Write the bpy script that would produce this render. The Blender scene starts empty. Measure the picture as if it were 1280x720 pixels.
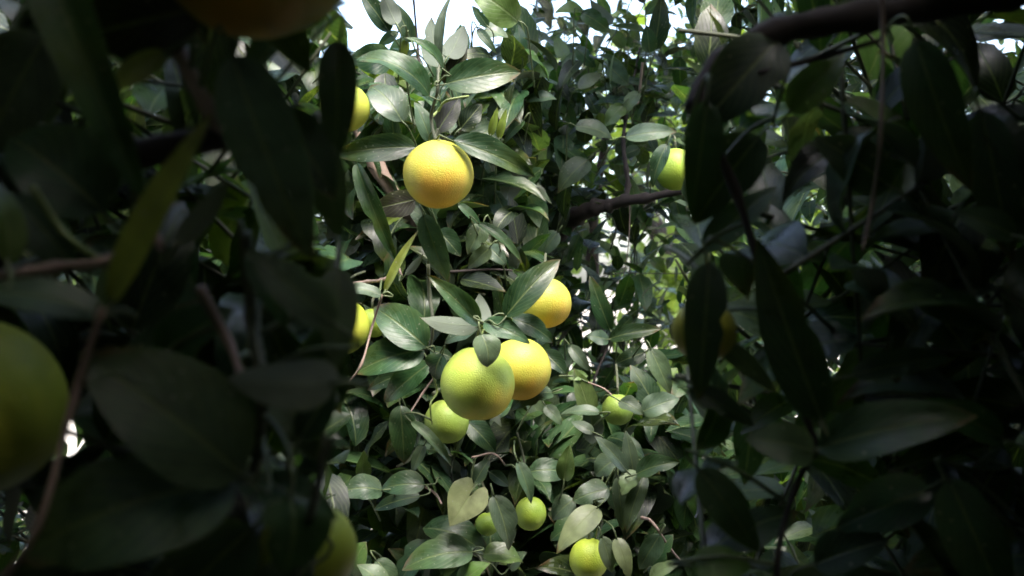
import bpy, bmesh, math, random
import numpy as np
from mathutils import Vector, Matrix

random.seed(7); rng = np.random.default_rng(7)
sc = bpy.context.scene
R = math.radians

# ---------------------------------------------------------------- camera, sky, sun, exposure
EYE = 1.6; F = 1400.0                       # eye height (m); focal length in photo pixels (1280 wide)
cam_d = bpy.data.cameras.new('camera'); cam = bpy.data.objects.new('camera', cam_d)
sc.collection.objects.link(cam); sc.camera = cam
cam.location = (0, 0, EYE); cam.rotation_euler = (R(90), 0, 0)
cam_d.sensor_width = 36; cam_d.lens = 36 * F / 1280
cam_d.clip_start = 0.02; cam_d.clip_end = 2000
cam_d.dof.use_dof = True; cam_d.dof.focus_distance = 1.28; cam_d.dof.aperture_fstop = 8.5

SUN_EL, SUN_AZ = 66, 152                     # degrees; azimuth clockwise from +Y
world = bpy.data.worlds.new('World'); sc.world = world; world.use_nodes = True
wn = world.node_tree.nodes; wl = world.node_tree.links
sky = wn.new('ShaderNodeTexSky'); sky.sky_type = 'NISHITA'; sky.sun_disc = False
sky.sun_elevation = R(SUN_EL); sky.sun_rotation = R(SUN_AZ)
sky.air_density = 1.0; sky.dust_density = 4.0; sky.ozone_density = 0.6
wl.new(sky.outputs[0], wn['Background'].inputs[0]); wn['Background'].inputs[1].default_value = 0.15

sun_d = bpy.data.lights.new('sun', 'SUN'); sun = bpy.data.objects.new('sun', sun_d); sc.collection.objects.link(sun)
sun_d.energy = 1.0; sun_d.angle = R(24); sun_d.color = (1, .975, .93)
sun.rotation_euler = (R(90 - SUN_EL), 0, R(180 - SUN_AZ))
_sd = Vector((math.sin(R(SUN_AZ)) * math.cos(R(SUN_EL)), math.cos(R(SUN_AZ)) * math.cos(R(SUN_EL)), math.sin(R(SUN_EL))))
sun.rotation_euler = _sd.to_track_quat('Z', 'Y').to_euler()

sc.view_settings.view_transform = 'Standard'; sc.view_settings.look = 'None'
sc.view_settings.exposure = 2.8; sc.view_settings.gamma = 1; sc.view_settings.use_curve_mapping = False
sc.render.engine = 'CYCLES'; sc.cycles.use_denoising = True
sc.cycles.max_bounces = 5; sc.cycles.diffuse_bounces = 3; sc.cycles.glossy_bounces = 2; sc.cycles.transmission_bounces = 3
sc.cycles.filter_width = 1.7

# ---------------------------------------------------------------- helpers
def P(px, py, D):
    return Vector(((px - 640) / F * D, D, EYE + (360 - py) / F * D))

def proj(p):
    return 640 + p[0] / p[1] * F, 360 - (p[2] - EYE) / p[1] * F

def link(o, parent=None):
    sc.collection.objects.link(o)
    if parent: o.parent = parent
    return o

def tag(o, label=None, cat=None, group=None, kind=None):
    if label: o['label'] = label
    if cat: o['category'] = cat
    if group: o['group'] = group
    if kind: o['kind'] = kind
    return o

def new_mat(name):
    m = bpy.data.materials.new(name); m.use_nodes = True
    n = m.node_tree.nodes; n.clear()
    return m, n, m.node_tree.links

def math_node(n, l, op, a, b=None):
    x = n.new('ShaderNodeMath'); x.operation = op
    for i, v in enumerate((a, b)):
        if v is None: continue
        if isinstance(v, (int, float)): x.inputs[i].default_value = v
        else: l.new(v, x.inputs[i])
    return x.outputs[0]

def leaf_material(name, under=False, translucency=.3):
    m, n, l = new_mat(name)
    out = n.new('ShaderNodeOutputMaterial')
    tint = n.new('ShaderNodeVertexColor'); tint.layer_name = 'tint'
    uv = n.new('ShaderNodeUVMap'); sep = n.new('ShaderNodeSeparateXYZ'); l.new(uv.outputs[0], sep.inputs[0])
    u, v = sep.outputs[0], sep.outputs[1]
    av = math_node(n, l, 'ABSOLUTE', math_node(n, l, 'SUBTRACT', v, .5))
    # midrib: 1 at centre, fading to 0; lateral veins: slanting bands
    rib = n.new('ShaderNodeMapRange'); l.new(av, rib.inputs[0])
    rib.inputs[1].default_value = .012; rib.inputs[2].default_value = .04; rib.inputs[3].default_value = 1; rib.inputs[4].default_value = 0
    ph = math_node(n, l, 'SUBTRACT', math_node(n, l, 'MULTIPLY', u, 52.), math_node(n, l, 'MULTIPLY', av, 46.))
    band = n.new('ShaderNodeMapRange'); l.new(math_node(n, l, 'SINE', ph), band.inputs[0])
    band.inputs[1].default_value = .72; band.inputs[2].default_value = 1.
    tc = n.new('ShaderNodeTexCoord')
    no = n.new('ShaderNodeTexNoise'); no.inputs['Scale'].default_value = 70; no.inputs['Detail'].default_value = 5
    l.new(tc.outputs['Object'], no.inputs['Vector'])
    mott = n.new('ShaderNodeMapRange'); l.new(no.outputs[0], mott.inputs[0])
    mott.inputs[1].default_value = .3; mott.inputs[2].default_value = .7; mott.inputs[3].default_value = .68; mott.inputs[4].default_value = 1.32
    vm = n.new('ShaderNodeVectorMath'); vm.operation = 'SCALE'; l.new(tint.outputs[0], vm.inputs[0]); l.new(mott.outputs[0], vm.inputs['Scale'])
    mix = n.new('ShaderNodeMix'); mix.data_type = 'RGBA'
    fac = math_node(n, l, 'ADD', math_node(n, l, 'MULTIPLY', rib.outputs[0], .5), math_node(n, l, 'MULTIPLY', band.outputs[0], .16))
    l.new(fac, mix.inputs[0]); l.new(vm.outputs[0], mix.inputs[6])
    mix.inputs[7].default_value = (.16, .20, .08, 1)
    col = mix.outputs[2]
    bl = n.new('ShaderNodeTexNoise'); bl.inputs['Scale'].default_value = 22; bl.inputs['Detail'].default_value = 3; l.new(tc.outputs['Object'], bl.inputs['Vector'])
    bf = n.new('ShaderNodeMapRange'); l.new(bl.outputs[0], bf.inputs[0]); bf.inputs[1].default_value = .52; bf.inputs[2].default_value = .74; bf.inputs[4].default_value = .55
    my = n.new('ShaderNodeMix'); my.data_type = 'RGBA'; l.new(bf.outputs[0], my.inputs[0]); l.new(col, my.inputs[6]); my.inputs[7].default_value = (.075, .105, .022, 1); col = my.outputs[2]
    tipn = math_node(n, l, 'ADD', math_node(n, l, 'ADD', u, math_node(n, l, 'MULTIPLY', av, .25)), math_node(n, l, 'MULTIPLY', bl.outputs[0], .55))
    tf = n.new('ShaderNodeMapRange'); l.new(tipn, tf.inputs[0]); tf.inputs[1].default_value = 1.30; tf.inputs[2].default_value = 1.40; tf.inputs[4].default_value = .8
    mb = n.new('ShaderNodeMix'); mb.data_type = 'RGBA'; l.new(tf.outputs[0], mb.inputs[0]); l.new(col, mb.inputs[6]); mb.inputs[7].default_value = (.10, .065, .03, 1); col = mb.outputs[2]
    if under:
        m2 = n.new('ShaderNodeMix'); m2.data_type = 'RGBA'; m2.inputs[0].default_value = .62
        l.new(col, m2.inputs[6]); m2.inputs[7].default_value = (.15, .18, .15, 1); col = m2.outputs[2]
    # dust and old water specks on the blade
    vo = n.new('ShaderNodeTexVoronoi'); vo.inputs['Scale'].default_value = 160; l.new(tc.outputs['Object'], vo.inputs['Vector'])
    sp = n.new('ShaderNodeMapRange'); l.new(vo.outputs['Distance'], sp.inputs[0])
    sp.inputs[1].default_value = .10; sp.inputs[2].default_value = .17; sp.inputs[3].default_value = .55; sp.inputs[4].default_value = 0
    sn = n.new('ShaderNodeTexNoise'); sn.inputs['Scale'].default_value = 40; l.new(tc.outputs['Object'], sn.inputs['Vector'])
    sg = n.new('ShaderNodeMapRange'); l.new(sn.outputs[0], sg.inputs[0]); sg.inputs[1].default_value = .55; sg.inputs[2].default_value = .62
    m3 = n.new('ShaderNodeMix'); m3.data_type = 'RGBA'; l.new(math_node(n, l, 'MULTIPLY', sp.outputs[0], sg.outputs[0]), m3.inputs[0])
    l.new(col, m3.inputs[6]); m3.inputs[7].default_value = (.26, .26, .22, 1); col = m3.outputs[2]
    bs = n.new('ShaderNodeBsdfPrincipled'); l.new(col, bs.inputs['Base Color'])
    bs.inputs['IOR'].default_value = 1.45; bs.inputs['Specular IOR Level'].default_value = .35 if under else .42
    rr = n.new('ShaderNodeMapRange'); l.new(no.outputs[0], rr.inputs[0])
    lo, hi = (.6, .8) if under else (.22, .46)
    rr.inputs[1].default_value = .3; rr.inputs[2].default_value = .7; rr.inputs[3].default_value = lo; rr.inputs[4].default_value = hi
    l.new(rr.outputs[0], bs.inputs['Roughness'])
    hgt = math_node(n, l, 'ADD', math_node(n, l, 'MULTIPLY', fac, -1.2 if not under else 1.2), math_node(n, l, 'MULTIPLY', no.outputs[0], .9))
    bu = n.new('ShaderNodeBump'); bu.inputs['Strength'].default_value = .45; bu.inputs['Distance'].default_value = .0012
    l.new(hgt, bu.inputs['Height']); l.new(bu.outputs[0], bs.inputs['Normal'])
    tr = n.new('ShaderNodeBsdfTranslucent')
    tm = n.new('ShaderNodeMix'); tm.data_type = 'RGBA'; tm.blend_type = 'MULTIPLY'; tm.inputs[0].default_value = 1
    l.new(col, tm.inputs[6]); tm.inputs[7].default_value = (2.3, 2.4, .7, 1); l.new(tm.outputs[2], tr.inputs[0])
    ms = n.new('ShaderNodeMixShader'); ms.inputs[0].default_value = translucency
    l.new(bs.outputs[0], ms.inputs[1]); l.new(tr.outputs[0], ms.inputs[2]); l.new(ms.outputs[0], out.inputs[0])
    return m

def bark_material(name, c1, c2, rough=.85, scale=60, stretch=6):
    m, n, l = new_mat(name); out = n.new('ShaderNodeOutputMaterial')
    tc = n.new('ShaderNodeTexCoord'); mp = n.new('ShaderNodeMapping'); mp.inputs['Scale'].default_value = (1, 1, 1 / stretch)
    l.new(tc.outputs['Object'], mp.inputs[0])
    no = n.new('ShaderNodeTexNoise'); no.inputs['Scale'].default_value = scale; no.inputs['Detail'].default_value = 6; l.new(mp.outputs[0], no.inputs['Vector'])
    mx = n.new('ShaderNodeMix'); mx.data_type = 'RGBA'; l.new(no.outputs[0], mx.inputs[0])
    mx.inputs[6].default_value = (*c1, 1); mx.inputs[7].default_value = (*c2, 1)
    bs = n.new('ShaderNodeBsdfPrincipled'); bs.inputs['Roughness'].default_value = rough; l.new(mx.outputs[2], bs.inputs['Base Color'])
    bu = n.new('ShaderNodeBump'); bu.inputs['Strength'].default_value = .6; bu.inputs['Distance'].default_value = .003
    l.new(no.outputs[0], bu.inputs['Height']); l.new(bu.outputs[0], bs.inputs['Normal']); l.new(bs.outputs[0], out.inputs[0])
    return m

def peel_material():
    m, n, l = new_mat('citrus_peel'); out = n.new('ShaderNodeOutputMaterial')
    tint = n.new('ShaderNodeVertexColor'); tint.layer_name = 'tint'
    tc = n.new('ShaderNodeTexCoord')
    no = n.new('ShaderNodeTexNoise'); no.inputs['Scale'].default_value = 45; no.inputs['Detail'].default_value = 6; l.new(tc.outputs['Object'], no.inputs['Vector'])
    mr = n.new('ShaderNodeMapRange'); l.new(no.outputs[0], mr.inputs[0]); mr.inputs[1].default_value = .3; mr.inputs[2].default_value = .7
    mr.inputs[3].default_value = .93; mr.inputs[4].default_value = 1.06
    vm = n.new('ShaderNodeVectorMath'); vm.operation = 'SCALE'; l.new(tint.outputs[0], vm.inputs[0]); l.new(mr.outputs[0], vm.inputs['Scale'])
    lo = n.new('ShaderNodeTexNoise'); lo.inputs['Scale'].default_value = 26; lo.inputs['Detail'].default_value = 4; l.new(tc.outputs['Object'], lo.inputs['Vector'])
    lf = n.new('ShaderNodeMapRange'); l.new(lo.outputs[0], lf.inputs[0]); lf.inputs[1].default_value = .46; lf.inputs[2].default_value = .72; lf.inputs[4].default_value = .45
    lm = n.new('ShaderNodeMix'); lm.data_type = 'RGBA'; lm.blend_type = 'MULTIPLY'; l.new(lf.outputs[0], lm.inputs[0]); l.new(vm.outputs[0], lm.inputs[6]); lm.inputs[7].default_value = (.62, .84, .75, 1)
    vo = n.new('ShaderNodeTexVoronoi'); vo.inputs['Scale'].default_value = 500; l.new(tc.outputs['Object'], vo.inputs['Vector'])
    pit = n.new('ShaderNodeMapRange'); l.new(vo.outputs['Distance'], pit.inputs[0]); pit.inputs[1].default_value = 0; pit.inputs[2].default_value = .45
    # pale oil-gland scars
    v2 = n.new('ShaderNodeTexVoronoi'); v2.inputs['Scale'].default_value = 95; l.new(tc.outputs['Object'], v2.inputs['Vector'])
    s2 = n.new('ShaderNodeMapRange'); l.new(v2.outputs['Distance'], s2.inputs[0]); s2.inputs[1].default_value = .05; s2.inputs[2].default_value = .11
    s2.inputs[3].default_value = .5; s2.inputs[4].default_value = 0
    n2 = n.new('ShaderNodeTexNoise'); n2.inputs['Scale'].default_value = 30; l.new(tc.outputs['Object'], n2.inputs['Vector'])
    g2 = n.new('ShaderNodeMapRange'); l.new(n2.outputs[0], g2.inputs[0]); g2.inputs[1].default_value = .56; g2.inputs[2].default_value = .64
    mx = n.new('ShaderNodeMix'); mx.data_type = 'RGBA'; l.new(math_node(n, l, 'MULTIPLY', s2.outputs[0], g2.outputs[0]), mx.inputs[0])
    l.new(lm.outputs[2], mx.inputs[6]); mx.inputs[7].default_value = (.5, .45, .18, 1)
    # brown wind-rub scars
    sc_ = n.new('ShaderNodeTexNoise'); sc_.inputs['Scale'].default_value = 75; sc_.inputs['Detail'].default_value = 7; sc_.inputs['Roughness'].default_value = .7; l.new(tc.outputs['Object'], sc_.inputs['Vector'])
    sf = n.new('ShaderNodeMapRange'); l.new(sc_.outputs[0], sf.inputs[0]); sf.inputs[1].default_value = .66; sf.inputs[2].default_value = .72; sf.inputs[4].default_value = .6
    ms = n.new('ShaderNodeMix'); ms.data_type = 'RGBA'; l.new(sf.outputs[0], ms.inputs[0]); l.new(mx.outputs[2], ms.inputs[6]); ms.inputs[7].default_value = (.24, .17, .05, 1)
    bs = n.new('ShaderNodeBsdfPrincipled'); l.new(ms.outputs[2], bs.inputs['Base Color'])
    bs.inputs['Roughness'].default_value = .5; bs.inputs['IOR'].default_value = 1.4
    bu = n.new('ShaderNodeBump'); bu.inputs['Strength'].default_value = .38; bu.inputs['Distance'].default_value = .001
    l.new(math_node(n, l, 'ADD', pit.outputs[0], math_node(n, l, 'MULTIPLY', no.outputs[0], .35)), bu.inputs['Height'])
    l.new(bu.outputs[0], bs.inputs['Normal']); l.new(bs.outputs[0], out.inputs[0])
    return m

def ground_material():
    m, n, l = new_mat('dry_pale_soil'); out = n.new('ShaderNodeOutputMaterial')
    tc = n.new('ShaderNodeTexCoord')
    a = n.new('ShaderNodeTexNoise'); a.inputs['Scale'].default_value = .8; a.inputs['Detail'].default_value = 8; l.new(tc.outputs['Object'], a.inputs['Vector'])
    r = n.new('ShaderNodeValToRGB'); l.new(a.outputs[0], r.inputs[0])
    r.color_ramp.elements[0].position = .3; r.color_ramp.elements[0].color = (.30, .26, .20, 1)
    r.color_ramp.elements[1].position = .7; r.color_ramp.elements[1].color = (.45, .41, .34, 1)
    b = n.new('ShaderNodeTexNoise'); b.inputs['Scale'].default_value = 40; b.inputs['Detail'].default_value = 8; l.new(tc.outputs['Object'], b.inputs['Vector'])
    bs = n.new('ShaderNodeBsdfPrincipled'); bs.inputs['Roughness'].default_value = .95; l.new(r.outputs[0], bs.inputs['Base Color'])
    bu = n.new('ShaderNodeBump'); bu.inputs['Distance'].default_value = .03; l.new(b.outputs[0], bu.inputs['Height']); l.new(bu.outputs[0], bs.inputs['Normal'])
    l.new(bs.outputs[0], out.inputs[0]); return m

M_UP = leaf_material('leaf_upper_face')
M_UN = leaf_material('leaf_under_face', under=True)
M_TWIG = bark_material('green_grey_twig', (.035, .042, .022), (.09, .10, .055), .7, 90)
M_PALE = bark_material('pale_brown_twig', (.16, .11, .085), (.30, .22, .18), .8, 90)
M_YTWIG = bark_material('young_green_twig', (.14, .2, .05), (.24, .3, .09), .5, 80)
M_PET = bark_material('leaf_stalk_green', (.05, .075, .028), (.10, .13, .05), .6, 80)
M_BARK = bark_material('dark_bark', (.012, .009, .008), (.045, .034, .03), .95, 55)
M_PEEL = peel_material()
M_CALYX = bark_material('calyx_green', (.06, .09, .03), (.13, .15, .06), .7, 150)

# ---- leaf blades
def profile(t, sharp=.88, base=.5):
    p = np.power(np.clip(t, 0, 1), base) * np.power(np.clip(1 - t, 0, 1), sharp)
    tm = base / (base + sharp)
    return p / (tm ** base * (1 - tm) ** sharp)

def blade(L, W, fold=.25, bend=.4, wave=.0, twist=0., nu=9, nv=4, sharp=.88, heart=False, phase=0., asym=0., bites=()):
    """grid of points: base at origin, chord along +X, upper face +Z; returns (nu+1, nv+1, 3)"""
    t = np.linspace(0, 1, nu + 1) ** 1.25; th = bend * (.5 - t) * 2
    dx = np.cos(th); dz = np.sin(th)
    dt = np.diff(t)
    cx = np.concatenate(([0], np.cumsum((dx[1:] + dx[:-1]) / 2 * dt)))
    cz = np.concatenate(([0], np.cumsum((dz[1:] + dz[:-1]) / 2 * dt)))
    k = math.hypot(cx[-1], cz[-1]); a = math.atan2(cz[-1], cx[-1])
    x = (cx * math.cos(a) + cz * math.sin(a)) / k * L; z = (-cx * math.sin(a) + cz * math.cos(a)) / k * L
    w = profile(t, sharp) * W / 2
    w[0] = max(w[0], .03 * W)
    if heart: w = W / 2 * np.power(1 - t, .8) * (1 + .35 * np.sin(t * 3.14))
    s = np.linspace(-1, 1, nv + 1)
    g = np.zeros((nu + 1, nv + 1, 3))
    for j, sv in enumerate(s):
        y = sv * w * (1 + asym * sv)
        for sd, t0, dp in bites:
            if sv * sd > .6: y = y * (1 - dp * np.exp(-((t - t0) / .05) ** 2))
        f = fold
        yy = y * math.cos(f); zz = np.abs(y) * math.sin(f) * (1 - .35 * abs(sv))
        zz = zz + wave * W * np.sin(t * 11 + phase + sv * 1.3) * abs(sv)
        tw = twist * (t - .3)
        g[:, j, 0] = x
        if heart: g[:, j, 0] = x - math.sin(3.1416 * min(abs(sv), 1) ** .85) * L * .30 * (1 - t) ** 1.3
        g[:, j, 1] = yy * np.cos(tw) - zz * np.sin(tw)
        g[:, j, 2] = z + yy * np.sin(tw) + zz * np.cos(tw)
    return g

def grid_faces(nu, nv):
    return [(i * (nv + 1) + j, (i + 1) * (nv + 1) + j, (i + 1) * (nv + 1) + j + 1, i * (nv + 1) + j + 1)
            for i in range(nu) for j in range(nv)]

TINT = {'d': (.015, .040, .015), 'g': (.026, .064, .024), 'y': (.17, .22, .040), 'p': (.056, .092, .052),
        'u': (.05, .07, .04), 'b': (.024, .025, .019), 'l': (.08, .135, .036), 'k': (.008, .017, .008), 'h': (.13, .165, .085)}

def leaf_object(parent, B, T, W, roll, tone, fold=.25, bend=.4, wave=.015, twist=0., heart=False, sharp=.88, nu=13):
    """one leaf: two faces half a millimetre apart, own mesh"""
    B = Vector(B); T = Vector(T); X = T - B; L = X.length; X = X / L
    mid = (B + T) / 2
    C = Vector((0, 0, EYE)) - mid; C = (C - X * C.dot(X)).normalized()
    S = X.cross(C)
    if S.z < -.15 or (abs(S.z) <= .15 and S.x < 0): S = -S
    Z = C * math.cos(roll) + S * math.sin(roll)
    if tone == 'u': Z = -Z
    Y = Z.cross(X)
    nv = 4 if not heart else 10
    g = blade(L, W, fold, bend, wave, twist, nu, nv, sharp, heart, random.uniform(0, 6), random.uniform(-.1, .1),
              [(random.choice((-1, 1)), random.uniform(.38, .88), random.uniform(.12, .4)) for _ in range(random.choice((0, 0, 0, 1, 1, 2)))] if not heart else ())
    v = g.reshape(-1, 3); fc = grid_faces(nu, nv); n0 = len(v)
    low = v.copy(); low[:, 2] -= .0005
    verts = np.concatenate((v, low))
    faces = fc + [tuple(i + n0 for i in reversed(f)) for f in fc]
    me = bpy.data.meshes.new('leaf'); me.from_pydata(verts.tolist(), [], faces)
    uvs = np.array([(i / nu, j / nv) for i in range(nu + 1) for j in range(nv + 1)]); uvs = np.concatenate((uvs, uvs))
    finish_leaf_mesh(me, uvs, tint_var(tone), 1)
    me.materials.append(M_UP); me.materials.append(M_UN)
    me.polygons.foreach_set('material_index', [0] * len(fc) + [1] * len(fc))
    o = bpy.data.objects.new('leaf', me); link(o, parent)
    o.matrix_world = Matrix(((X.x, Y.x, Z.x, B.x), (X.y, Y.y, Z.y, B.y), (X.z, Y.z, Z.z, B.z), (0, 0, 0, 1)))
    return o

def tint_var(tone):
    c = np.array(TINT[tone]); k = random.uniform(.78, 1.25)
    return np.clip(c * k * np.array([random.uniform(.88, 1.14), 1, random.uniform(.85, 1.15)]), 0, 1)

def finish_leaf_mesh(me, uvs, tint, n):
    li = np.zeros(len(me.loops), dtype=np.int32); me.loops.foreach_get('vertex_index', li)
    uvl = me.uv_layers.new(name='UVMap'); uvl.data.foreach_set('uv', uvs[li].astype(np.float32).ravel())
    ca = me.color_attributes.new('tint', 'FLOAT_COLOR', 'POINT')
    nvt = len(me.vertices)
    t = np.ones((nvt, 4), dtype=np.float32)
    t[:, :3] = np.asarray(tint) if np.ndim(tint) == 2 else np.asarray(tint)[None, :]
    ca.data.foreach_set('color', t.ravel())
    me.polygons.foreach_set('use_smooth', [True] * len(me.polygons))
    me.update()

# templates for the mass of leaves
TN_U, TN_V = 5, 2
TEMPL = [blade(1, 1, f, b, w, tw, TN_U, TN_V, s, False, ph) for f, b, w, tw, s, ph in
         [(.2, .4, .0, 0, .88, 0), (.35, .6, .03, .3, .95, 1), (.1, .9, .03, -.3, .8, 2), (.45, .2, .0, .2, .9, 3), (.25, .7, .05, -.5, .85, 4), (.55, .5, .02, .1, .95, 5)]]

def leaf_mass(name, parent, leaves):
    """many leaves as one mesh. leaves: list of (B, X, Z, L, W, tint)"""
    if not leaves: return
    nvp = (TN_U + 1) * (TN_V + 1); N = len(leaves)
    V = np.zeros((N, nvp, 3)); T = np.zeros((N, nvp, 3))
    for i, (B, X, Z, L, W, c) in enumerate(leaves):
        t = TEMPL[i % len(TEMPL)].reshape(-1, 3)
        Y = np.cross(Z, X)
        V[i] = np.asarray(B)[None] + t[:, :1] * L * X[None] + t[:, 1:2] * W * Y[None] + t[:, 2:3] * ((L + W) / 2 if False else W) * Z[None]
        T[i] = c
    f0 = np.array(grid_faces(TN_U, TN_V)); fc = (f0[None] + (np.arange(N) * nvp)[:, None, None]).reshape(-1, 4)
    me = bpy.data.meshes.new(name)
    me.vertices.add(N * nvp); me.vertices.foreach_set('co', V.astype(np.float32).ravel())
    me.loops.add(fc.size); me.loops.foreach_set('vertex_index', fc.astype(np.int32).ravel())
    me.polygons.add(len(fc)); me.polygons.foreach_set('loop_start', np.arange(0, fc.size, 4, dtype=np.int32))
    me.update(calc_edges=True)
    u = np.array([(i / TN_U, j / TN_V) for i in range(TN_U + 1) for j in range(TN_V + 1)])
    finish_leaf_mesh(me, np.tile(u, (N, 1)), T.reshape(-1, 3), N)
    me.materials.append(M_UP)
    o = bpy.data.objects.new(name, me); link(o, parent); o['kind'] = 'stuff'
    return o

# ---- twigs and branches: tapering tubes
def tube(verts, faces, pts, radii, sides=6, knob=0.):
    pts = [Vector(p) for p in pts]; n0 = len(verts); prev = None
    for i, p in enumerate(pts):
        d = (pts[min(i + 1, len(pts) - 1)] - pts[max(i - 1, 0)]).normalized()
        a = d.cross(Vector((.3, .9, .25))).normalized() if prev is None else (prev - d * prev.dot(d)).normalized()
        prev = a; b = d.cross(a)
        for k in range(sides):
            an = 2 * math.pi * k / sides; r = radii[i] * (1 + random.uniform(-knob, knob))
            verts.append(tuple(p + (a * math.cos(an) + b * math.sin(an)) * r))
    for i in range(len(pts) - 1):
        for k in range(sides):
            q = n0 + i * sides; faces.append((q + k, q + (k + 1) % sides, q + sides + (k + 1) % sides, q + sides + k))
    faces.append(tuple(n0 + k for k in reversed(range(sides))))
    q = n0 + (len(pts) - 1) * sides; faces.append(tuple(q + k for k in range(sides)))

def smooth_path(pts, n=6):
    pts = [Vector(p) for p in pts]
    if len(pts) < 3: return pts
    out = []
    for i in range(len(pts) - 1):
        p0, p1, p2, p3 = pts[max(i - 1, 0)], pts[i], pts[i + 1], pts[min(i + 2, len(pts) - 1)]
        for k in range(n):
            t = k / n
            out.append(.5 * ((2 * p1) + (p2 - p0) * t + (2 * p0 - 5 * p1 + 4 * p2 - p3) * t * t + (3 * p1 - p0 - 3 * p2 + p3) * t ** 3))
    return out + [pts[-1]]

def branch_object(name, parent, pts, r0, r1, mat, sides=8, knob=.08, n=5):
    p = smooth_path(pts, n); v, f = [], []
    tube(v, f, p, [(r0 + (r1 - r0) * i / (len(p) - 1)) * (random.uniform(1.15, 1.4) if i % n == 0 and 0 < i < len(p) - 1 else random.uniform(.9, 1.08)) for i in range(len(p))], sides, knob)
    me = bpy.data.meshes.new(name); me.from_pydata(v, [], f); me.materials.append(mat)
    me.polygons.foreach_set('use_smooth', [True] * len(me.polygons)); me.update()
    return link(bpy.data.objects.new(name, me), parent)

def twig_mass(name, parent, lists, mat):
    v, f = [], []
    for pts, r0, r1 in lists:
        p = smooth_path(pts, 3)
        tube(v, f, p, [r0 + (r1 - r0) * i / (len(p) - 1) for i in range(len(p))], 5)
    if not v: return
    me = bpy.data.meshes.new(name); me.from_pydata(v, [], f); me.materials.append(mat)
    me.polygons.foreach_set('use_smooth', [True] * len(me.polygons)); me.update()
    o = link(bpy.data.objects.new(name, me), parent); o['kind'] = 'stuff'
    return o

BASES = []
def tree_root(name, loc, label, group=None):
    o = bpy.data.objects.new(name, None); o.empty_display_size = .2; link(o); tag(o, label, 'tree', group)
    BASES.append((o, Vector(loc)))
    return o

# ---------------------------------------------------------------- ground
gm = bpy.data.meshes.new('ground')
bmg = bmesh.new()
S = 900; G = 60
xs = [math.copysign(abs(i / (G / 2)) ** 3, i) * S for i in range(-G // 2, G // 2 + 1)]
gv = [[bmg.verts.new((x, y, .02 * math.sin(x * 1.3 + y * .7) * math.cos(y * .9) if abs(x) < 30 and abs(y) < 30 else 0)) for x in xs] for y in xs]
for i in range(G):
    for j in range(G): bmg.faces.new((gv[i][j], gv[i][j + 1], gv[i + 1][j + 1], gv[i + 1][j]))
bmg.to_mesh(gm); gm.materials.append(ground_material())
ground = link(bpy.data.objects.new('ground', gm)); ground['kind'] = 'structure'

# ---------------------------------------------------------------- the fruiting tree in the middle
main = tree_root('orange_tree', (0.25, 2.3, 0), 'daylit orange tree with glossy dark leaves carrying the bright ripening fruit')
branch_object('trunk', main, [(.28, 2.35, -.05), (.26, 2.33, .35), (.31, 2.3, .7)], .075, .055, M_BARK, 12)
LIMBS = [
    [(.29, 2.31, .68), (.16, 2.2, 1.0), (.06, 2.12, 1.35), P(672, 322, 2.0), P(700, 290, 1.88), P(722, 270, 1.80), P(745, 259, 1.77), P(762, 257, 1.76), P(780, 251, 1.74), P(808, 248, 1.71), P(838, 241, 1.68), P(930, 225, 1.62)],
    [(.30, 2.30, .70), (.05, 2.2, 1.05), (-.2, 1.95, 1.4), P(560, 330, 1.75), P(522, 290, 1.52), P(470, 205, 1.48), P(440, 150, 1.6)],
    [(.31, 2.31, .69), (-.1, 2.1, .9), (-.4, 1.9, 1.15), (-.65, 1.8, 1.5)],
    [(.30, 2.30, .69), (.6, 2.1, 1.0), (.8, 1.9, 1.4), (.95, 1.8, 1.8)],
    [(.31, 2.3, .69), (.2, 2.0, .95), (.05, 1.75, 1.2), P(610, 560, 1.6)],
    [(.30, 2.32, .70), (.25, 2.7, 1.2), (.2, 2.8, 1.7), (.25, 2.8, 2.05)],
    [P(781, 252, 1.74), P(785, 232, 1.745), P(783, 212, 1.75), P(779, 180, 1.78), P(782, 150, 1.83), P(790, 110, 1.9), P(800, 60, 2.0)],
]
for i, pts in enumerate(LIMBS):
    r = [(.021, .004), (.024, .006), (.022, .005), (.026, .006), (.02, .005), (.03, .007), (.0045, .002)][i]
    branch_object('branch', main, pts, r[0], r[1], M_PALE if i == 1 else M_BARK, 10)

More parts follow.
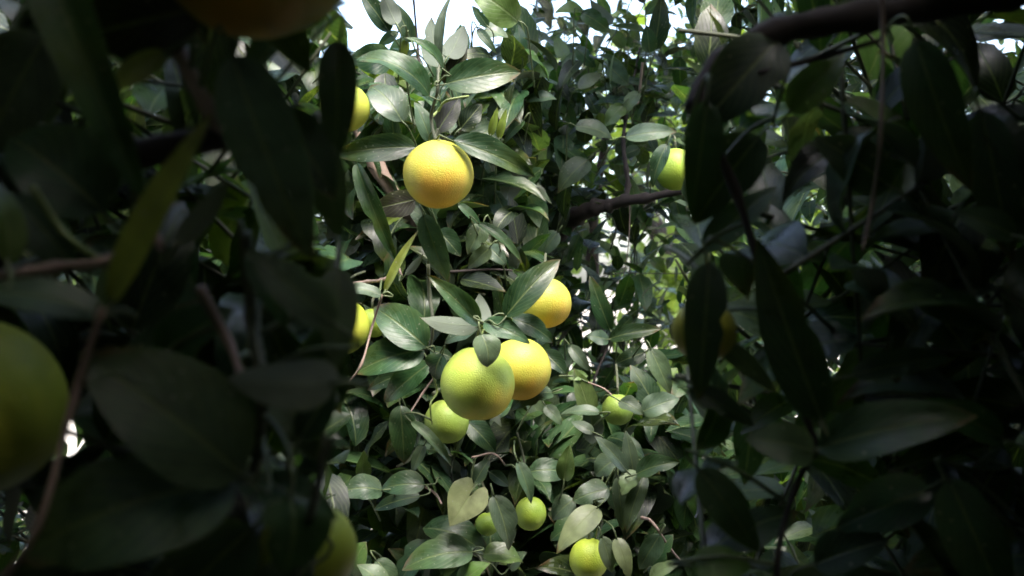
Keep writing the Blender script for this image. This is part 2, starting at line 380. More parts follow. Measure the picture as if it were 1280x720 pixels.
# twigs one can follow in the picture: (points, radius in px, depth, material)
TW = [
    ([(545, 176), (539, 146), (547, 112), (548, 88), (553, 70)], 2.2, 1.25, M_TWIG),
    ([(525, 88), (521, 45), (517, 0), (514, -30)], 1.6, 1.45, M_BARK),
    ([(540, 146), (548, 138), (558, 126), (586, 120)], 1.8, 1.26, M_YTWIG),
    ([(425, 357), (460, 352), (477, 350), (496, 341)], 2.2, 1.3, M_PALE),
    ([(478, 368), (466, 405), (452, 455), (434, 480)], 1.5, 1.20, M_PALE),
    ([(484, 300), (494, 322), (502, 345)], 2.2, 1.36, M_PALE),
    ([(535, 330), (537, 370), (541, 400), (538, 432), (528, 436)], 2.4, 1.36, M_TWIG),
    ([(560, 340), (610, 337), (640, 338)], 1.6, 1.42, M_BARK),
    ([(602, 404), (603, 412), (601, 420)], 2.4, 1.165, M_YTWIG),
    ([(541, 470), (546, 490), (538, 505), (540, 530)], 1.3, 1.26, M_YTWIG),
    ([(548, 465), (528, 492), (510, 520)], 1.2, 1.36, M_PALE),
    ([(590, 572), (612, 567), (622, 570), (632, 582)], 1.4, 1.3, M_PALE),
    ([(802, 647), (812, 650), (821, 660), (838, 686), (850, 700)], 1.8, 1.3, M_PALE),
    ([(530, 607), (545, 618), (552, 630)], 1.6, 1.34, M_PALE),
    ([(590, 690), (600, 697), (606, 715)], 1.8, 1.25, M_TWIG),
    ([(785, 225), (787, 255), (786, 300), (783, 325), (779, 346)], .8, 1.9, M_PALE),
    ([(762, 424), (757, 440), (742, 478), (748, 500)], 1.5, 1.7, M_BARK),
    ([(656, 60), (653, 110), (656, 180)], 1.6, 1.6, M_TWIG),
    ([(803, 78), (800, 110), (797, 130)], 1.5, 1.8, M_PALE),
    ([(735, 478), (755, 486), (768, 497)], 1.2, 1.5, M_PALE),
    ([(646, 540), (655, 575), (657, 605), (662, 625)], 1.4, 1.36, M_TWIG),
    ([(745, 632), (752, 655), (742, 680)], 1.6, 1.3, M_TWIG),
]
NODES = []
for pts, r, D, mt in TW:
    p3 = [P(x, y, D + .012 * math.sin(i * 2.1)) for i, (x, y) in enumerate(pts)]
    NODES += smooth_path(p3, 4)
    branch_object('twig', main, p3, r / F * D * 1.15, r / F * D * .75, mt, 6, .1)
NODES_NP = np.array([tuple(p) for p in NODES])

# leaves one can pick out: base x, y, tip x, y, visible width (photo px), depth, tone, roll deg, fold, bend, tip depth offset
HERO = [
    (648, 27, 588, -14, 40, 1.33, 'l', 12, .2, .5, .0),
    (557, 105, 652, 90, 46, 1.24, 'g', 22, .42, .35, .02), (537, 120, 441, 77, 27, 1.24, 'g', 40, .3, .7, .0),
    (490, 76, 439, 72, 36, 1.30, 'd', 12, .2, .5, .0), (553, 86, 505, 47, 13, 1.22, 'g', 50, .5, .4, -.03),
    (546, 84, 539, 22, 27, 1.30, 'u', 10, .12, .2, .02), (551, 74, 567, -10, 15, 1.26, 'p', 40, .6, .3, .0),
    (560, 72, 580, 31, 27, 1.31, 'u', 15, .12, .2, .02), (556, 106, 585, 57, 22, 1.33, 'b', 10, .2, .3, .0),
    (487, 40, 450, -10, 24, 1.38, 'd', 10, .25, .4, .0), (496, 31, 477, -12, 22, 1.36, 'u', 10, .2, .4, .0),
    (515, 53, 491, 2, 20, 1.40, 'd', 15, .2, .3, .0), (498, 40, 472, 61, 13, 1.38, 'g', 20, .3, .4, .0),
    (508, 50, 502, 77, 11, 1.40, 'y', 10, .2, .3, .0), (539, 178, 518, 127, 23, 1.28, 'p', 15, .3, .2, .0),
    (503, 152, 462, 108, 36, 1.36, 'p', 28, .15, .5, .02), (520, 184, 418, 194, 40, 1.27, 'd', 18, .5, .35, .0),
    (546, 166, 575, 121, 28, 1.34, 'b', 8, .2, .3, .02), (566, 176, 669, 221, 34, 1.24, 'g', 28, .48, .35, .02),
    (610, 34, 590, 7, 12, 1.42, 'd', 20, .2, .2, .0), (605, 38, 635, 47, 20, 1.44, 'p', 45, .2, .3, .0),
    (597, 36, 621, 67, 11, 1.42, 'd', 10, .2, .3, .0), (613, 170, 622, 134, 10, 1.40, 'y', 10, .3, .2, .0),
    (624, 174, 633, 136, 10, 1.41, 'y', 10, .3, .2, .0), (575, 162, 602, 130, 26, 1.42, 'k', 5, .2, .3, .0),
    (445, 203, 497, 331, 32, 1.29, 'g', -8, .75, .3, .02), (519, 249, 463, 263, 32, 1.33, 'b', 5, .2, .3, .0),
    (503, 267, 476, 284, 11, 1.37, 'y', 20, .3, .3, .0), (529, 268, 561, 354, 29, 1.30, 'p', -10, .25, .3, .0),
    (481, 364, 523, 288, 13, 1.25, 'y', 25, .5, .25, .0), (507, 343, 529, 317, 9, 1.33, 'u', 20, .2, .2, .0),
    (548, 288, 576, 321, 24, 1.36, 'd', 10, .2, .3, .0), (573, 255, 602, 283, 11, 1.33, 'g', 25, .3, .3, .0),
    (597, 279, 653, 330, 17, 1.28, 'g', 35, .6, .5, .0), (604, 280, 585, 318, 25, 1.34, 'p', 12, .2, .3, .0),
    (613, 309, 585, 336, 20, 1.35, 'p', 18, .2, .3, .0), (610, 308, 633, 332, 20, 1.38, 'p', 12, .2, .3, .0),
    (599, 406, 533, 343, 33, 1.19, 'g', 14, .55, .3, -.02), (598, 406, 525, 397, 24, 1.20, 'u', 28, .2, .3, .02),
    (603, 406, 599, 367, 24, 1.25, 'u', 8, .15, .3, .02), (605, 403, 662, 429, 27, 1.16, 'g', 22, .35, .5, -.02),
    (640, 399, 691, 428, 25, 1.18, 'g', 28, .3, .5, .0), (601, 418, 609, 459, 31, 1.135, 'p', 32, .15, .5, -.01),
    (533, 434, 467, 384, 48, 1.24, 'g', 12, .25, .4, .02), (530, 437, 442, 469, 46, 1.25, 'g', 26, .3, .6, .0),
    (553, 443, 545, 474, 28, 1.23, 'd', 35, .25, .5, .0), (538, 438, 569, 449, 15, 1.26, 'd', 20, .2, .3, .0),
    (537, 454, 481, 503, 30, 1.30, 'g', 10, .25, .4, .02), (530, 460, 459, 488, 22, 1.34, 'd', 20, .2, .4, .0),
    (598, 409, 556, 429, 17, 1.32, 'p', 40, .2, .3, .0), (477, 369, 424, 362, 15, 1.20, 'p', 40, .3, .3, .0),
    (632, 396, 700, 324, 38, 1.15, 'd', 16, .35, .3, .02), (478, 613, 424, 616, 30, 1.27, 'p', 30, .2, .5, .0),
    (531, 606, 476, 612, 29, 1.27, 'g', 28, .25, .5, .0), (525, 620, 467, 638, 18, 1.32, 'd', 35, .2, .3, .0),
    (617, 619, 636, 688, 31, 1.22, 'p', 20, .3, .45, .0), (591, 690, 502, 713, 40, 1.21, 'g', 30, .2, .45, .0),
    (437, 716, 458, 677, 33, 1.26, 'l', 20, .2, .4, .0), (482, 735, 446, 706, 26, 1.22, 'p', 30, .2, .4, .0),
    (470, 700, 492, 736, 22, 1.25, 'p', 30, .2, .4, .0), (604, 693, 654, 703, 26, 1.24, 'l', 38, .3, .5, .0),
    (575, 735, 612, 704, 26, 1.21, 'l', 30, .2, .4, .0), (514, 527, 566, 586, 15, 1.26, 'p', 20, .5, .4, .0),
    (500, 507, 505, 580, 32, 1.33, 'g', 5, .2, .5, .0), (452, 600, 455, 563, 18, 1.33, 'l', 10, .2, .3, .0),
    (530, 556, 515, 593, 14, 1.34, 'p', 15, .2, .3, .0), (585, 528, 620, 566, 26, 1.36, 'd', 15, .2, .3, .0),
    (594, 603, 612, 574, 20, 1.31, 'p', 20, .3, .3, .0), (612, 590, 636, 608, 15, 1.33, 'd', 10, .2, .3, .0),
    (647, 577, 664, 629, 19, 1.24, 'p', 18, .4, .3, .0), (662, 590, 711, 592, 28, 1.28, 'g', 30, .2, .5, .0),
    (705, 601, 712, 556, 24, 1.27, 'l', 12, .4, .3, .0), (769, 574, 744, 595, 27, 1.31, 'p', 20, .3, .4, .0),
    (784, 589, 743, 545, 19, 1.26, 'p', 25, .3, .3, .0), (792, 591, 782, 538, 18, 1.27, 'p', 8, .2, .3, .0),
    (795, 593, 850, 577, 28, 1.25, 'g', 28, .45, .4, .0), (761, 611, 715, 627, 28, 1.29, 'p', 28, .15, .4, .0),
    (761, 604, 779, 643, 25, 1.31, 'd', 5, .4, .3, .0), (717, 624, 690, 650, 26, 1.30, 'p', 20, .15, .3, .0),
    (720, 652, 688, 676, 24, 1.33, 'g', 20, .2, .3, .0), (747, 634, 696, 692, 31, 1.20, 'h', 22, .15, .4, -.02),
    (772, 596, 778, 664, 19, 1.29, 'p', 5, .2, .3, .0), (806, 594, 783, 666, 22, 1.27, 'p', 10, .3, .4, .0),
    (798, 590, 777, 619, 22, 1.26, 'h', 30, .2, .4, .0), (752, 671, 765, 716, 21, 1.24, 'h', 15, .3, .4, .0),
    (770, 672, 787, 724, 20, 1.24, 'h', 15, .2, .5, .0), (825, 668, 799, 712, 26, 1.28, 'p', 10, .2, .3, .0),
    (812, 706, 842, 668, 27, 1.30, 'g', 12, .2, .3, .0), (812, 724, 850, 704, 16, 1.23, 'h', 40, .2, .4, .0),
    (636, 710, 658, 690, 18, 1.27, 'p', 20, .2, .3, .0),
    (763, 413, 737, 344, 23, 1.62, 'd', -8, .3, .2, .0), (761, 424, 827, 411, 24, 1.60, 'd', 25, .5, .35, .0),
    (761, 425, 732, 420, 17, 1.60, 'p', 25, .2, .4, .0), (712, 432, 738, 465, 16, 1.62, 'p', 10, .3, .3, .0),
    (709, 470, 735, 470, 13, 1.5, 'l', 25, .2, .4, .0), (680, 440, 709, 469, 22, 1.45, 'd', 10, .3, .3, .0),
    (691, 491, 638, 513, 24, 1.30, 'p', 35, .2, .6, .0), (750, 516, 700, 518, 12, 1.34, 'p', 45, .2, .4, .0),
    (681, 507, 702, 531, 15, 1.36, 'p', 20, .2, .3, .0), (742, 541, 714, 527, 13, 1.36, 'p', 25, .2, .3, .0),
    (774, 501, 804, 519, 19, 1.32, 'p', 28, .3, .4, .0), (813, 436, 838, 493, 24, 1.5, 'p', 8, .2, .3, .0),
    (803, 515, 850, 498, 28, 1.40, 'p', 22, .2, .4, .0), (806, 440, 768, 456, 22, 1.62, 'd', 12, .2, .3, .0),
    (735, 200, 697, 242, 28, 1.7, 'p', 30, .2, .4, .0), (697, 290, 673, 323, 22, 1.7, 'p', 10, .2, .3, .0),
    (729, 14, 694, 16, 13, 1.7, 'l', 45, .2, .4, .0), (727, 16, 763, 41, 22, 1.65, 'g', 20, .3, .4, .0),
    (765, 30, 737, -2, 18, 1.7, 'u', 15, .3, .3, .0), (818, 62, 827, -6, 24, 1.7, 'd', 8, .2, .3, .0),
    (812, 66, 808, 31, 19, 1.68, 'g', 5, .2, .3, .0), (664, 104, 701, 72, 17, 1.5, 'l', 25, .3, .4, .0),
    (723, 111, 752, 92, 15, 1.75, 'h', 35, .2, .3, .0), (760, 82, 786, 107, 22, 1.8, 'p', 10, .2, .3, .0),
    (779, 131, 755, 160, 20, 1.7, 'l', 18, .2, .3, .0), (799, 115, 776, 147, 16, 1.7, 'h', 25, .2, .3, .0),
    (719, 158, 766, 174, 18, 1.65, 'p', 40, .2, .4, .0), (657, 126, 696, 124, 14, 1.5, 'p', 45, .3, .4, .0),
    (782, 172, 846, 165, 22, 1.55, 'p', 32, .3, .3, .0), (652, 70, 647, 30, 16, 1.5, 'g', 5, .2, .3, .0),
    (834, 180, 816, 234, 20, 1.42, 'd', 20, .3, .4, .0), (655, 150, 630, 180, 12, 1.45, 'g', 30, .3, .3, .0),
    (655, 90, 680, 60, 15, 1.7, 'g', 15, .3, .3, .0), (690, 110, 720, 130, 18, 1.9, 'd', 10, .3, .3, .0),
    (720, 60, 745, 85, 18, 1.85, 'g', 10, .3, .3, .0), (780, 60, 760, 35, 16, 1.85, 'l', 10, .3, .3, .0),
    (705, 150, 690, 185, 18, 1.8, 'd', 10, .3, .3, .0), (800, 185, 770, 200, 15, 1.8, 'd', 20, .3, .3, .0),
]
petioles = []
def petiole(B, T, nodes=None, lean=0.):
    B = Vector(B); X = (Vector(T) - B).normalized()
    c = B - X * .012
    end = None
    if nodes is not None and len(nodes):
        d = np.linalg.norm(nodes - np.array(tuple(B)), axis=1); i = int(d.argmin())
        if d[i] < .05: end = Vector(nodes[i])
    if end is None:
        end = c + Vector((random.uniform(-.02, .02) + lean, random.uniform(.08, .16), random.uniform(-.07, -.01)))
    return ([B + X * .003, c, (c + end) / 2 + Vector((0, 0, .004)), end], .0008, .0013)

for bx, by, tx, ty, w, D, tone, roll, fold, bend, dt in HERO:
    dt2 = dt + random.uniform(-.012, .012)
    B, T = P(bx, by, D), P(tx, ty, D + dt2)
    r = R(roll); W = 1.12 * w / F * D / max(math.cos(r), .6)
    leaf_object(main, B, T, W, r, tone, min(fold * 1.3 + .05, .85), bend * random.uniform(.8, 1.6), random.uniform(.01, .06), random.uniform(-.55, .55))
    petioles.append(petiole(B, T, NODES_NP))
# the heart-shaped pale leaf
leaf_object(main, P(590, 616, 1.2), P(562, 658, 1.19), .044, R(8), 'h', .22, .2, .0, 0, True)
petioles.append(petiole(P(589, 617, 1.2), P(563, 657, 1.19), None))

# the rest of the crown: shoots set with leaves, deeper and to both sides
def unit(v): return v / np.linalg.norm(v)
def shoot(tip, axis, n, L0, spread=.9):
    out = []; axis = unit(axis); ph = random.uniform(0, 6)
    a = unit(np.cross(axis, np.array([.31, .2, .93]))); b = np.cross(axis, a)
    for k in range(n):
        s = k / max(n - 1, 1)
        base = tip - axis * (.17 * (1 - s))
        an = ph + k * 2.4
        rad = a * math.cos(an) + b * math.sin(an)
        X = unit(axis * random.uniform(.15, .7) + rad * spread + np.array([0, 0, random.uniform(-.35, .1)]))
        up = np.array([random.uniform(-.5, .5), random.uniform(-.75, .1), .8])
        Z = unit(up - X * up.dot(X))
        L = L0 * random.uniform(.6, 1.1)
        out.append((base, X, Z, L, L * random.uniform(.42, .54)))
    return out, (tip - axis * .2, tip)

def pick_tone(w=(('d', 6), ('g', 5), ('p', 1.6), ('l', .7), ('k', 4))):  # near-black leaves weighted up so the crown's interior reads as shaded
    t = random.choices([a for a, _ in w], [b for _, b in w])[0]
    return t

FRUIT = [  # x, y, radius px, depth
    (548, 218, 44, 1.26), (596, 480, 46.5, 1.20), (649, 462, 38, 1.28), (681, 379, 33, 1.31), (558, 527, 28, 1.33),
    (425, 408, 37, 1.27), (431, 135, 31, 1.36), (772, 512, 20, 1.40), (663, 642, 20, 1.36), (736, 699, 25, 1.28),
    (609, 655, 15, 1.40), (844, 212, 25, 1.50), (466, 404, 19, 1.42)]

def dens(px, py):
    if 400 < px < 640:
        if py < 55: return 0.
        if py < 105: return .25
    if px <= 400 and py < -60: return .6
    if px >= 640:
        if px > 850: return 1. if py > -80 else .5
        if py < 0: return .12
        if py < 70: return .4
        if 715 < px < 850 and 150 < py < 480: return .36
        if 795 < px < 850 and 590 < py < 700: return .4
    if py > 560 and 440 < px < 545: return .45
    return 1.
def dmin(px, py):
    if px > 675 and py < 480: return 1.76
    return 1.44

fill = []; ftw = []
tries = 0
while len(fill) < 20000 and tries < 80000:
    tries += 1
    px = random.uniform(-350, 1650); py = random.uniform(-120, 1000)
    if random.random() < .45: px = random.uniform(430, 850); py = random.uniform(-60, 780)
    elif random.random() < .35: px = random.uniform(850, 1420); py = random.uniform(-100, 800)
    elif random.random() < .25: px = random.uniform(-100, 440); py = random.uniform(-100, 800)
    d = dens(px, py)
    if random.random() > d: continue
    D = dmin(px, py) + 1.5 * random.random() ** 1.25
    if px < 640 and py < 110: D = dmin(px, py) + .4 * random.random()
    tip = np.array(P(px, py, D))
    if tip[2] < .3 or tip[2] > 2.7: continue
    axis = np.array([random.uniform(-.8, .8), random.uniform(-.9, .3), random.uniform(-.35, .8)])
    lv, st = shoot(tip, axis, random.randint(6, 10), .088 if not (px > 675 and py < 490) else .066)
    keep = 0
    for (b, X, Z, L, W) in lv:
        c = b + X * L * .5; e = b + X * L
        if min(b[1], e[1]) < dmin(*proj(c)) - .04: continue
        qx, qy = proj(e); q2x, q2y = proj(b)
        if 400 < qx < 640 and qy < 60 and random.random() < .85: continue
        if random.random() > max(dens(qx, qy), .15) ** .5: continue
        fill.append((b, X, Z, L, W)); keep += 1
    if keep > 3 and D > 1.85 and not (px < 660 and py < 120) and random.random() < .6: ftw.append(([st[0] + np.array([0, .05, -.05]), st[0], (st[0] + st[1]) / 2, st[1]], .0014, .0008))

# unseen upper crown, added above the frame to shade the inner foliage
over = 0
while over < 7000:
    px = random.uniform(-350, 1650); D = random.uniform(1.62, 3.3) if px < 665 else random.uniform(1.46, 3.2); py = random.uniform(-700, -60)
    if 420 < px < 650 and py > -190: continue
    if px < 665 and D < 1.62 + (-60 - py) / 1400 * .5: continue
    tip = np.array(P(px, py, D))
    if tip[2] > EYE + 1.25: continue
    lv, st = shoot(tip, np.array([random.uniform(-.8, .8), random.uniform(-.9, .3), random.uniform(-.2, .8)]), 9, .095)
    for q in lv:
        if all(proj(e)[1] < -25 for e in (q[0], q[0] + q[1] * q[3])) and min(q[0][1], (q[0] + q[1] * q[3])[1]) > 1.3: fill.append(q); over += 1

def in_mid(b, X, L):
    x, y = proj(b + X * L * .5); return 425 < x < 855 and -10 < y < 730
order = sorted(range(len(fill)), key=lambda i: (not in_mid(fill[i][0], fill[i][1], fill[i][3]), (fill[i][0] + fill[i][1] * fill[i][3] * .5)[1]))
n_parts = 300 - len(HERO) - 1
for i in order[:n_parts]:
    b, X, Z, L, W = fill[i]
    Xv = Vector(X); Zv = Vector(Z); Yv = Zv.cross(Xv)
    # same blade builder, frame given outright
    tone = pick_tone()
    o = leaf_object(main, b, b + X * L, W, 0, tone, random.uniform(.1, .65), random.uniform(.1, 1.1), random.uniform(.0, .07), random.uniform(-.7, .7), nu=8)
    o.matrix_world = Matrix(((Xv.x, Yv.x, Zv.x, b[0]), (Xv.y, Yv.y, Zv.y, b[1]), (Xv.z, Yv.z, Zv.z, b[2]), (0, 0, 0, 1)))
leaf_mass('foliage', main, [(*fill[i], tint_var(pick_tone())) for i in order[n_parts:]])
twig_mass('petioles', main, petioles, M_PET)
twig_mass('fine_twigs', main, ftw, M_TWIG)

# ---------------------------------------------------------------- two trees added either side of the viewer to make dark flanks
def near(sx, sy, D=None):    # position on a bough three times nearer than the lit crown
    return ((sx - 437) * 3.153, (sy - 246) * 3.153)

def near_tree(side, label, heroes, twigs, trunk, limbs):
    t = tree_root('orange_tree', trunk[0], label, 'added shade trees either side of the gap')
    branch_object('trunk', t, trunk, .08, .06, M_BARK, 12)
    for pts, r0, r1 in limbs: branch_object('branch', t, pts, r0, r1, M_BARK, 10)
    nodes = []
    for pts, r, D, mt, nm in twigs:
        p3 = [P(*near(x, y), D + .01 * math.sin(i * 2.3)) for i, (x, y) in enumerate(pts)]
        nodes += smooth_path(p3, 4)
        branch_object(nm, t, p3, r * 3.153 / F * D * 1.1, r * 3.153 / F * D * .8, mt, 8, .1)
    nodes = np.array([tuple(p) for p in nodes]); pet = []
    for bx, by, tx, ty, w, D, tone, roll, fold, bend in heroes:
        a = near(bx, by); b = near(tx, ty)
        B, T = P(*a, D), P(*b, D + random.uniform(-.01, .01)); r = R(roll)
        leaf_object(t, B, T, w * 3.153 / F * D / max(math.cos(r), .6), r, tone, fold, bend, random.uniform(.005, .03), random.uniform(-.2, .2), nu=12)
        pet.append(petiole(B, T, nodes, side * .09))
    # inner leaves of the bough, behind the picked-out ones
    lv = []; tw = []; tries = 0
    want = 950 if side < 0 else 850
    while len(lv) < want and tries < 20000:
        tries += 1
        px = random.uniform(-260, 445) if side < 0 else random.uniform(835, 1540)
        py = random.uniform(-150, 870)
        D = random.uniform(.50, 1.05) if side < 0 else random.uniform(.58, 1.08)
        tip = np.array(P(px, py, D))
        axis = np.array([random.uniform(-.8, .8), random.uniform(-.7, .5), random.uniform(-.5, .7)])
        ls, st = shoot(tip, axis, 6, .08)
        k = 0
        for (b, X, Z, L, W) in ls:
            e = b + X * L; m = b + X * L * .5; Y = np.cross(Z, X)
            if min(b[1], e[1]) < (.47 if side < 0 else .56): continue
            xs = [proj(q)[0] for q in (b, e, m + Y * W * .55, m - Y * W * .55)]
            if side < 0 and max(xs) > 441: continue
            if side > 0 and min(xs) < 839: continue
            if side > 0 and random.random() < .3: continue
            lv.append((b, X, Z, L, W)); k += 1
        if k:
            xs = [proj(q)[0] for q in st]
            if (side < 0 and max(xs) < 437) or (side > 0 and min(xs) > 843): tw.append(([st[0], (st[0] + st[1]) / 2, st[1]], .002, .001))
    lv.sort(key=lambda q: (q[0] + q[1] * q[3] * .5)[1])
    for b, X, Z, L, W in lv[:110]:
        Xv = Vector(X); Zv = Vector(Z); Yv = Zv.cross(Xv)
        o = leaf_object(t, b, b + X * L, W, 0, pick_tone(), random.uniform(.1, .65), random.uniform(.1, 1.1), random.uniform(.0, .07), random.uniform(-.7, .7), nu=8)
        o.matrix_world = Matrix(((Xv.x, Yv.x, Zv.x, b[0]), (Xv.y, Yv.y, Zv.y, b[1]), (Xv.z, Yv.z, Zv.z, b[2]), (0, 0, 0, 1)))
    rest = [(*q, tint_var(pick_tone())) for q in lv[110:]]
    # unseen canopy added overhead, beside and behind the viewer to darken the boughs
    n = 0
    while n < SHADE_CANOPY:
        x = random.uniform(0.0, 1.7) * side; y = random.uniform(-1.4, 1.2); z = random.uniform(-1.2, .8)
        if abs(x) < .5 and abs(z) < .34 and -.55 < y < .35: continue
        if y > .55 and abs(x) < .36 + .25 * (y - .55): continue
        rr = math.hypot(x / 1.7, (y + .3) / 1.4)
        if rr > 1.15: continue
        L = random.uniform(.085, .12); p = np.array([x, y, z + EYE])
        X = unit(rng.normal(size=3)); e = p + X * L
        if y > -.12:                                  # keep clear of the view
            ok = True
            for q in (p, e, p + X * L * .5):
                if q[1] < .02: continue
                qx, qy = proj(q); mg = 70 + 30 / max(q[1], .1)
                if -mg < qx < 1280 + mg and -mg < qy < 720 + mg: ok = False; break
            if not ok: continue
        up = np.array([random.uniform(-.7, .7), random.uniform(-.7, .7), .8]); Z = up - X * up.dot(X)
        if np.linalg.norm(Z) < .1: continue
        rest.append((p, X, unit(Z), L, L * .5, tint_var(pick_tone()))); n += 1
    leaf_mass('foliage', t, rest)
    twig_mass('petioles', t, pet, M_PET); twig_mass('fine_twigs', t, tw, M_TWIG)
    return t

SHADE_CANOPY = 22500  # leaves per side in the added, unseen shading canopy
NL = .415
LEFT = [  # leaf tones lightened to brighten this shaded bough
    (444, 200, 497, 331, 31, NL, 'g', -8, .75, .3), (516, 249, 464, 262, 34, NL + .03, 'b', 5, .2, .3), (503, 267, 476, 284, 11, NL + .02, 'y', 20, .3, .3),
    (529, 268, 561, 350, 30, NL + .01, 'p', -10, .25, .3), (481, 366, 522, 290, 14, NL - .015, 'y', 25, .5, .25), (507, 343, 528, 317, 10, NL + .02, 'u', 20, .2, .2),
    (548, 290, 570, 325, 22, NL + .04, 'g', 10, .2, .3), (570, 375, 534, 345, 20, NL, 'p', 14, .5, .3), (571, 398, 527, 396, 22, NL - .01, 'u', 28, .2, .3),
    (533, 434, 468, 386, 46, NL, 'p', 12, .22, .4), (531, 437, 445, 468, 46, NL + .01, 'p', 26, .3, .6), (552, 443, 550, 474, 28, NL - .01, 'g', 35, .25, .5),
    (540, 436, 571, 452, 17, NL + .02, 'g', 20, .2, .3), (537, 455, 490, 503, 34, NL + .04, 'g', 10, .25, .4), (478, 370, 424, 362, 15, NL - .01, 'p', 40, .3, .3),
    (478, 330, 440, 300, 40, NL + .05, 'g', 20, .3, .4), (455, 260, 430, 310, 34, NL + .06, 'p', 10, .2, .4), (465, 350, 440, 322, 18, NL + .02, 'g', 10, .2, .4),
    (440, 350, 436, 318, 13, NL, 'l', 30, .2, .4), (530, 235, 560, 275, 22, NL + .06, 'p', 20, .2, .4), (563, 300, 571, 342, 16, NL + .05, 'p', 10, .2, .4),
    (500, 390, 530, 368, 20, NL + .05, 'g', 30, .3, .4), (545, 400, 562, 428, 18, NL + .05, 'p', 30, .2, .4), (536, 345, 551, 377, 12, NL + .03, 'g', 5, .3, .3),
    (478, 232, 458, 206, 22, NL + .05, 'g', 5, .3, .3), (560, 470, 525, 500, 26, NL + .05, 'd', 5, .3, .3),
    (571, 262, 570, 312, 17, NL + .06, 'g', 5, .3, .3), (572, 376, 556, 412, 20, NL + .05, 'g', 8, .3, .3), (571, 352, 570, 394, 17, NL + .04, 'p', 5, .3, .3), (556, 420, 570, 398, 14, NL + .04, 'd', 5, .3, .3)]
LTW = [
    ([(497, 246), (507, 265), (519, 288), (526, 300)], 3.6, NL + .03, M_PALE, 'branch'),
    ([(483, 300), (492, 320), (501, 345)], 2.2, NL + .02, M_PALE, 'twig'),
    ([(425, 357), (460, 352), (477, 350), (496, 341)], 2.2, NL, M_PALE, 'twig'),
    ([(478, 368), (466, 405), (452, 455), (434, 480)], 1.6, NL - .02, M_PALE, 'twig'),
    ([(534, 338), (537, 372), (541, 402), (538, 432), (530, 436)], 2.6, NL + .03, M_TWIG, 'twig'),
    ([(516, 360), (527, 380), (533, 396)], 2.0, NL + .03, M_PALE, 'twig'),
    ([(450, 320), (462, 338), (478, 349)], 1.3, NL + .01, M_YTWIG, 'twig')]
near_tree(-1, 'added citrus tree in deep shade with long pointed leaves and yellowish side twigs',
          LEFT, LTW, [(-1.15, -.2, -.05), (-1.12, -.18, .5), (-1.05, -.1, .95)],
          [([(-1.05, -.1, .93), (-.9, .1, 1.3), (-.6, .45, 1.62), (-.33, .55, 1.64), P(*near(526, 300), .445)], .03, .005), ([(-1.05, -.1, .93), (-.9, -.2, 1.5), (-.5, -.1, 2.1), (-.2, .1, 2.3)], .04, .012),
           ([(-1.05, -.1, .93), (-1.3, -.6, 1.5), (-1.2, -.9, 2.2)], .04, .012), ([(-.6, .45, 1.62), (-.4, .6, 1.5), P(*near(438, 478), .40)], .01, .002)])
NR = .55
RIGHT = [  # paler tones here too, lifting the shaded leaves by colour
    (763, 413, 737, 340, 23, NR, 'g', -8, .3, .2), (761, 424, 825, 411, 24, NR, 'g', 25, .5, .35), (760, 425, 732, 420, 17, NR, 'p', 25, .2, .4),
    (714, 432, 738, 465, 17, NR + .02, 'p', 10, .3, .3), (711, 470, 735, 471, 14, NR, 'l', 25, .2, .4), (813, 436, 838, 493, 24, NR, 'g', 8, .2, .3),
    (806, 440, 768, 456, 22, NR + .02, 'g', 12, .2, .3), (800, 262, 822, 322, 22, NR, 'g', -5, .3, .3), (826, 290, 838, 350, 20, NR + .03, 'g', 5, .3, .3),
    (745, 262, 714, 298, 28, NR + .03, 'd', 10, .3, .3), (738, 300, 712, 335, 24, NR + .05, 'd', 10, .3, .3), (790, 320, 760, 300, 20, NR + .04, 'g', 15, .3, .3),
    (800, 365, 838, 378, 14, NR + .03, 'g', 30, .3, .3), (775, 395, 815, 388, 12, NR + .03, 'g', 30, .3, .3), (716, 345, 745, 320, 14, NR + .05, 'g', 20, .3, .3),
    (710, 400, 736, 415, 10, NR + .03, 'd', 25, .3, .3), (720, 380, 745, 402, 9, NR + .04, 'p', 20, .3, .3), (840, 340, 815, 330, 12, NR + .01, 'g', 30, .3, .3),
    (760, 470, 790, 460, 18, NR + .04, 'd', 20, .3, .3), (835, 420, 800, 405, 14, NR + .04, 'g', 25, .3, .3), (750, 290, 772, 268, 16, NR + .04, 'l', 20, .3, .3), (718, 350, 714, 405, 18, NR - .02, 'g', 5, .3, .3), (717, 286, 711, 334, 16, NR - .01, 'g', 5, .3, .3)]
RTW = [
    ([(850, 240), (838, 243), (780, 252), (745, 259), (722, 272), (712, 290)], 6., NR + .03, M_BARK, 'branch'),
    ([(784, 225), (783, 250)], 4.5, NR + .03, M_BARK, 'branch'),
    ([(785, 225), (787, 255), (786, 300), (783, 325), (779, 346)], .8, NR - .01, M_PALE, 'twig'),
    ([(760, 425), (752, 440), (745, 470), (748, 500)], 1.4, NR + .01, M_BARK, 'twig'),
    ([(712, 290), (728, 320), (748, 385), (761, 424)], 1.8, NR + .02, M_BARK, 'twig'),
    ([(738, 275), (765, 268), (786, 262)], 1.2, NR + .02, M_BARK, 'twig')]
near_tree(1, 'added citrus tree in deep shade with a thick dark bough and a dangling dry tendril',
          RIGHT, RTW, [(1.2, -.2, -.05), (1.17, -.17, .5), (1.1, -.1, .95)],
          [([(1.1, -.1, .93), (1.0, .2, 1.4), (.7, .5, 1.75), (.42, .58, 1.68), P(*near(850, 240), .58)], .032, .0082), ([(1.1, -.1, .93), (.9, -.2, 1.5), (.5, -.1, 2.1), (.2, .1, 2.3)], .04, .012),
           ([(1.1, -.1, .93), (1.3, -.6, 1.5), (1.2, -.9, 2.2)], .04, .012), ([(1.1, -.1, .93), (.7, .55, 1.25), P(*near(748, 500), .57)], .012, .002)])

